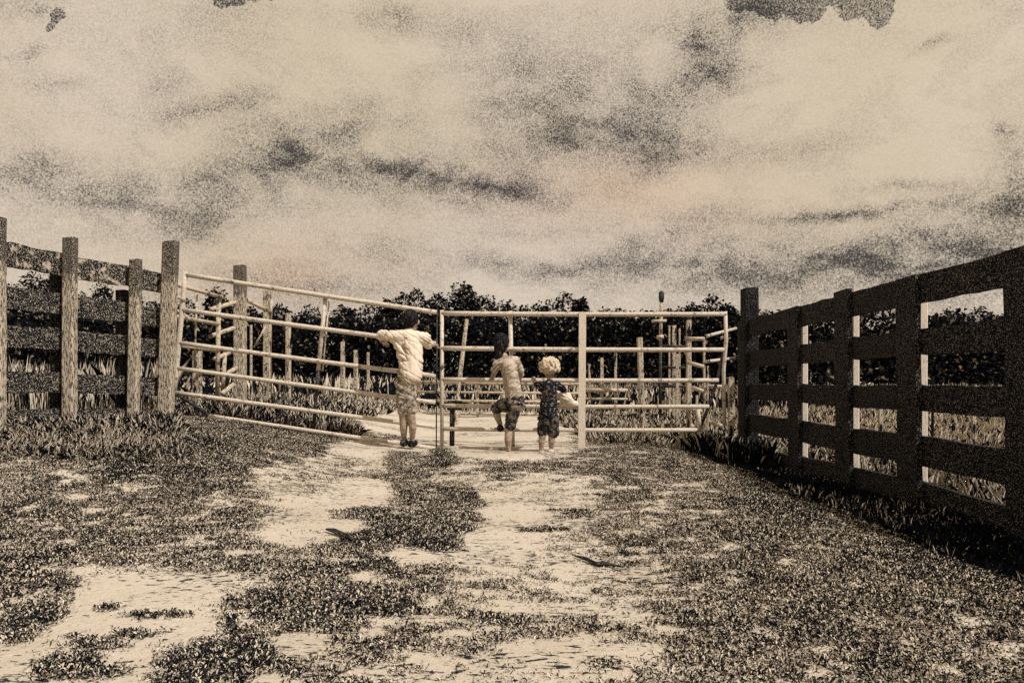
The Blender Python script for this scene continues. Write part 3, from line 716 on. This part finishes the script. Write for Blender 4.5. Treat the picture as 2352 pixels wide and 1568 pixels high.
S.cap([K(903,773,D0+.03), K(878,770,D0+.09)], [.058,.052]); S.cap([K(974,780,D0+.03), K(984,790,D0+.08)], [.055,.046])
S.cap([K(946,790,D0+.01), K(949,830,D0-.01), K(947,862,D0-.03)], [.096,.092,.090])
S.cap([K(920,788,D0+.02), K(936,830,D0-.01), K(942,862,D0-.03)], [.068,.080,.092])
def folds(u0, v0, ang, wl, amp, Dk):
    c = P(u0, v0, Dk)
    def f(p):
        x = p.x-c.x; z = p.z-c.z
        q = x*math.sin(ang)+z*math.cos(ang); r = x*math.cos(ang)-z*math.sin(ang)
        w_ = mn.noise(Vector((r*5, q*3, 2)))*.05
        n1 = mn.noise(Vector((r*4.5, q/wl*1.15, 5))); n2 = mn.noise(Vector((r*9+3, q/wl*2.1, 11)))
        k = max(0, min(1, .5+mn.noise(Vector((x*7, z*7, 7)))*2.2))
        return amp*(.25+.75*k)*(-max(0, 1-abs(n1)*8)*1.7 - max(0, 1-abs(n2)*7)*.6 + .2)
    return f
S.build('t_shirt', M['shirt_white'], kid, .0055, 3, folds(935,820,.75,.062,.013,D0))
S = Blob()
S.cap([K(930,868,D0-.02), K(940,870,D0-.02)], [.074,.074])
S.cap([K(926,885,D0-.02), K(925,915,D0-.03), K(926,944,D0-.03)], [.068,.061,.052]); S.cap([K(940,885,D0-.02), K(942,915,D0-.03), K(945,941,D0-.03)], [.070,.063,.054])
S.build('shorts', M['shorts_light'], kid, .006, 3, folds(930,910,.4,.05,.01,D0))
S = Blob(); q = Vector((.2,1,-.35)).normalized()
S.ell(hc-q*.020+Vector((0,0,.020)), (.076,.088,.086)); S.ell(hc-q*.05-Vector((0,0,.025)), (.056,.042,.058))
S.build('hair', M['hair_dark'], kid, .006, 2, lambda p: mn.noise(Vector((p.x*90,p.y*90,p.z*22)))*.009)
for (a_k, dd) in ((aL,(0,1,0)),(aR,(.15,1,0))):
    S = Blob(); dv = Vector(dd).normalized(); b = a_k+Vector((0,0,-.036))
    S.cap([b-dv*.035, b+dv*.03, b+dv*.085], [.034,.035,.029]); S.build('shoe', M['shoe'], kid, .006, 3)

# --- older girl / middle child with dark hair
D0 = 6.14
kid = thing('person', 'dark-haired child in a crumpled pale shirt climbing the gate, one knee raised', 'person', (P(1168,900,D0).x, D0, G(P(1168,900,D0).x,D0)))
B = Blob(); hc = K(1152,790,D0+.06); look = (.25,1,-.2)
head(B, hc, .082, look)
neck = K(1158,822,D0+.02); shL, shR = K(1143,838,D0+.0), K(1186,832,D0+.04); pel = K(1181,925,D0-.03)
B.cap([neck+Vector((0,0,.02)), neck-Vector((0,0,.03))], [.032,.04]); B.cap([shL, K(1162,834,D0), shR], [.036,.05,.036])
B.cap([K(1166,840,D0), K(1174,880,D0-.02), pel], [.072,.068,.078])
haL, haR = K(1134,862,D0+.20), K(1192,872,D0+.22)
B.cap([shL, K(1134,858,D0+.07), haL], [.031,.026,.019]); B.cap([shR, K(1198,860,D0+.10), haR], [.031,.026,.019])
hand(B, haL, (-.1,1,0), 1, .85); hand(B, haR, (0,1,0), -1, .85)
kS, aS = K(1169,985,D0), K(1168,1034,D0-.01)
B.cap([K(1182,930,D0-.02), K(1175,955,D0-.02), kS, K(1167,1010,D0-.02), aS], [.058,.050,.038,.034,.022])
kU, aU = K(1139,938,D0+.02), K(1149,974,D0+.16)
B.cap([K(1170,928,D0-.02), K(1153,930,D0), kU, K(1142,955,D0+.08), aU], [.056,.05,.038,.034,.022])
foot(B, aS, (.1,1,0), .13, .85); foot(B, aU, (0,1,0), .13, .85)
B.build('body', M['skin'], kid, .0055, 3)
S = Blob()
S.cap([K(1145,836,D0), K(1164,832,D0-.005), K(1184,830,D0+.02)], [.048,.062,.050]); S.cap([shL, K(1137,852,D0+.05)], [.047,.040]); S.cap([shR, K(1194,850,D0+.07)], [.046,.040])
S.cap([K(1169,842,D0-.005), K(1176,880,D0-.02), K(1184,918,D0-.03)], [.074,.072,.084])
S.build('shirt', M['shirt_stripe'], kid, .0055, 3, folds(1172,870,-.6,.055,.015,D0))
S = Blob()
S.cap([K(1184,918,D0-.03), K(1172,924,D0-.03)], [.086,.080]); S.cap([K(1182,930,D0-.02), K(1176,955,D0-.02), K(1172,975,D0-.01)], [.070,.062,.055])
S.cap([K(1170,928,D0-.02), K(1153,930,D0), K(1141,937,D0+.02)], [.068,.060,.052])
S.build('shorts', M['shorts_dark'], kid, .006, 3, folds(1170,940,.2,.05,.01,D0))
S = Blob(); q = Vector(look).normalized()
S.ell(hc-q*.016+Vector((0,0,.016)), (.074,.084,.083)); S.ell(hc-q*.055-Vector((0,0,.04)), (.058,.036,.07)); S.ell(K(1146,814,D0), (.036,.03,.05))
S.build('hair', M['hair_dark'], kid, .006, 2, lambda p: mn.noise(Vector((p.x*90,p.y*90,p.z*18)))*.010)
for (a_k, dd) in ((aS,(.1,1,0)),(aU,(0,1,0))):
    S = Blob(); dv = Vector(dd).normalized(); b = a_k+Vector((0,0,-.033))
    S.cap([b-dv*.035, b+dv*.03, b+dv*.08], [.034,.033,.027]); S.build('shoe', M['shoe'], kid, .006, 3)

# --- small curly child
D0 = 6.12
kid = thing('person', 'small curly blond child in a dark patterned top standing at the gate', 'person', (P(1260,900,D0).x, D0, G(P(1260,900,D0).x,D0)))
B = Blob(); hc = K(1262,848,D0+.03); look = (.15,1,-.05)
head(B, hc, .080, look)
neck = K(1262,876,D0+.01); shL, shR = K(1243,888,D0), K(1281,886,D0); pel = K(1258,962,D0-.02)
B.cap([neck+Vector((0,0,.01)), neck-Vector((0,0,.02))], [.028,.035]); B.cap([shL, K(1262,888,D0), shR], [.030,.045,.030])
B.cap([K(1261,892,D0), K(1260,925,D0-.01), pel], [.064,.064,.070])
haL, haR = K(1226,868,D0+.20), K(1300,888,D0+.18)
B.cap([shL, K(1229,884,D0+.06), haL], [.026,.023,.017]); B.cap([shR, K(1299,897,D0+.04), haR], [.026,.023,.017])
hand(B, haL, (0,1,0), 1, .72); hand(B, haR, (-.1,1,0), -1, .72)
aL, aR = K(1243,1032,D0), K(1266,1030,D0+.02)
B.cap([K(1250,968,D0-.01), K(1247,995,D0-.01), K(1244,1013,D0-.01), aL], [.048,.036,.031,.020]); B.cap([K(1268,968,D0-.01), K(1268,995,D0), K(1267,1013,D0), aR], [.048,.036,.031,.020])
foot(B, aL, (-.3,1,0), .11, .75); foot(B, aR, (.3,1,0), .11, .75)
B.build('body', M['skin'], kid, .005, 3)
S = Blob()
S.cap([K(1244,886,D0), K(1262,884,D0), K(1280,885,D0)], [.040,.054,.040]); S.cap([shL, K(1233,884,D0+.04)], [.038,.034]); S.cap([shR, K(1293,893,D0+.02)], [.038,.034])
S.cap([K(1261,892,D0), K(1260,925,D0-.01), K(1259,952,D0-.02)], [.074,.080,.088])
S.build('top', M['shirt_navy'], kid, .005, 3, folds(1260,920,.9,.045,.012,D0))
S = Blob()
S.cap([K(1253,962,D0-.02), K(1266,962,D0-.02)], [.074,.074]); S.cap([K(1250,968,D0-.01), K(1246,990,D0-.01)], [.062,.052]); S.cap([K(1268,968,D0-.01), K(1271,992,D0)], [.062,.056])
S.build('shorts', M['shorts_dark'], kid, .006, 3, folds(1260,975,.5,.04,.009,D0))
S = Blob(); r_ = random.Random(3); q = Vector(look).normalized()
S.ell(hc-q*.01+Vector((0,0,.022)), (.078,.08,.078))
for i in range(260):
    d = Vector((r_.gauss(0,1), r_.gauss(0,1), r_.gauss(.35,1))).normalized()
    if d.dot(q) > .45 and d.z < .35: continue
    if d.z < -.45: continue
    k_ = 1+.22*mn.noise(d*2.6+Vector((4,1,0))); S.ell(hc-q*.01+Vector((0,0,.022))+Vector((d.x*.088,d.y*.084,d.z*.080))*k_, (r_.uniform(.007,.012), r_.uniform(.007,.012), r_.uniform(.011,.022)))
S.build('hair', M['hair_pale'], kid, .0045, 1)
for (a_k, dd) in ((aL,(-.3,1,0)),(aR,(.3,1,0))):
    S = Blob(); dv = Vector(dd).normalized(); b = a_k+Vector((0,0,-.028))
    S.cap([b-dv*.03, b+dv*.02, b+dv*.06], [.030,.029,.024]); S.build('shoe', M['shoe_pale'], kid, .0055, 3)

# white cloth over the fourth rail
S = Blob()
S.cap([gp(1286,906,-.05), gp(1300,914,-.06), gp(1316,926,-.05)], [.035,.06,.028]); S.cap([gp(1292,925,-.05), gp(1322,927,-.04)], [.035,.03])
S.cap([gp(1280,900,-.05), gp(1290,908,-.06)], [.02,.035])
tmp = thing('x', 'x', 'x', gp(1305,932)); o = S.build('cloth', M['shirt_white'], tmp, .006, 3, folds(1305,915,.5,.05,.008,6.3))
o.parent = None; o.location = tmp.location; bpy.data.objects.remove(tmp)
tag(o, 'crumpled white cloth draped on the gate rail beside the curly blond child', 'cloth')
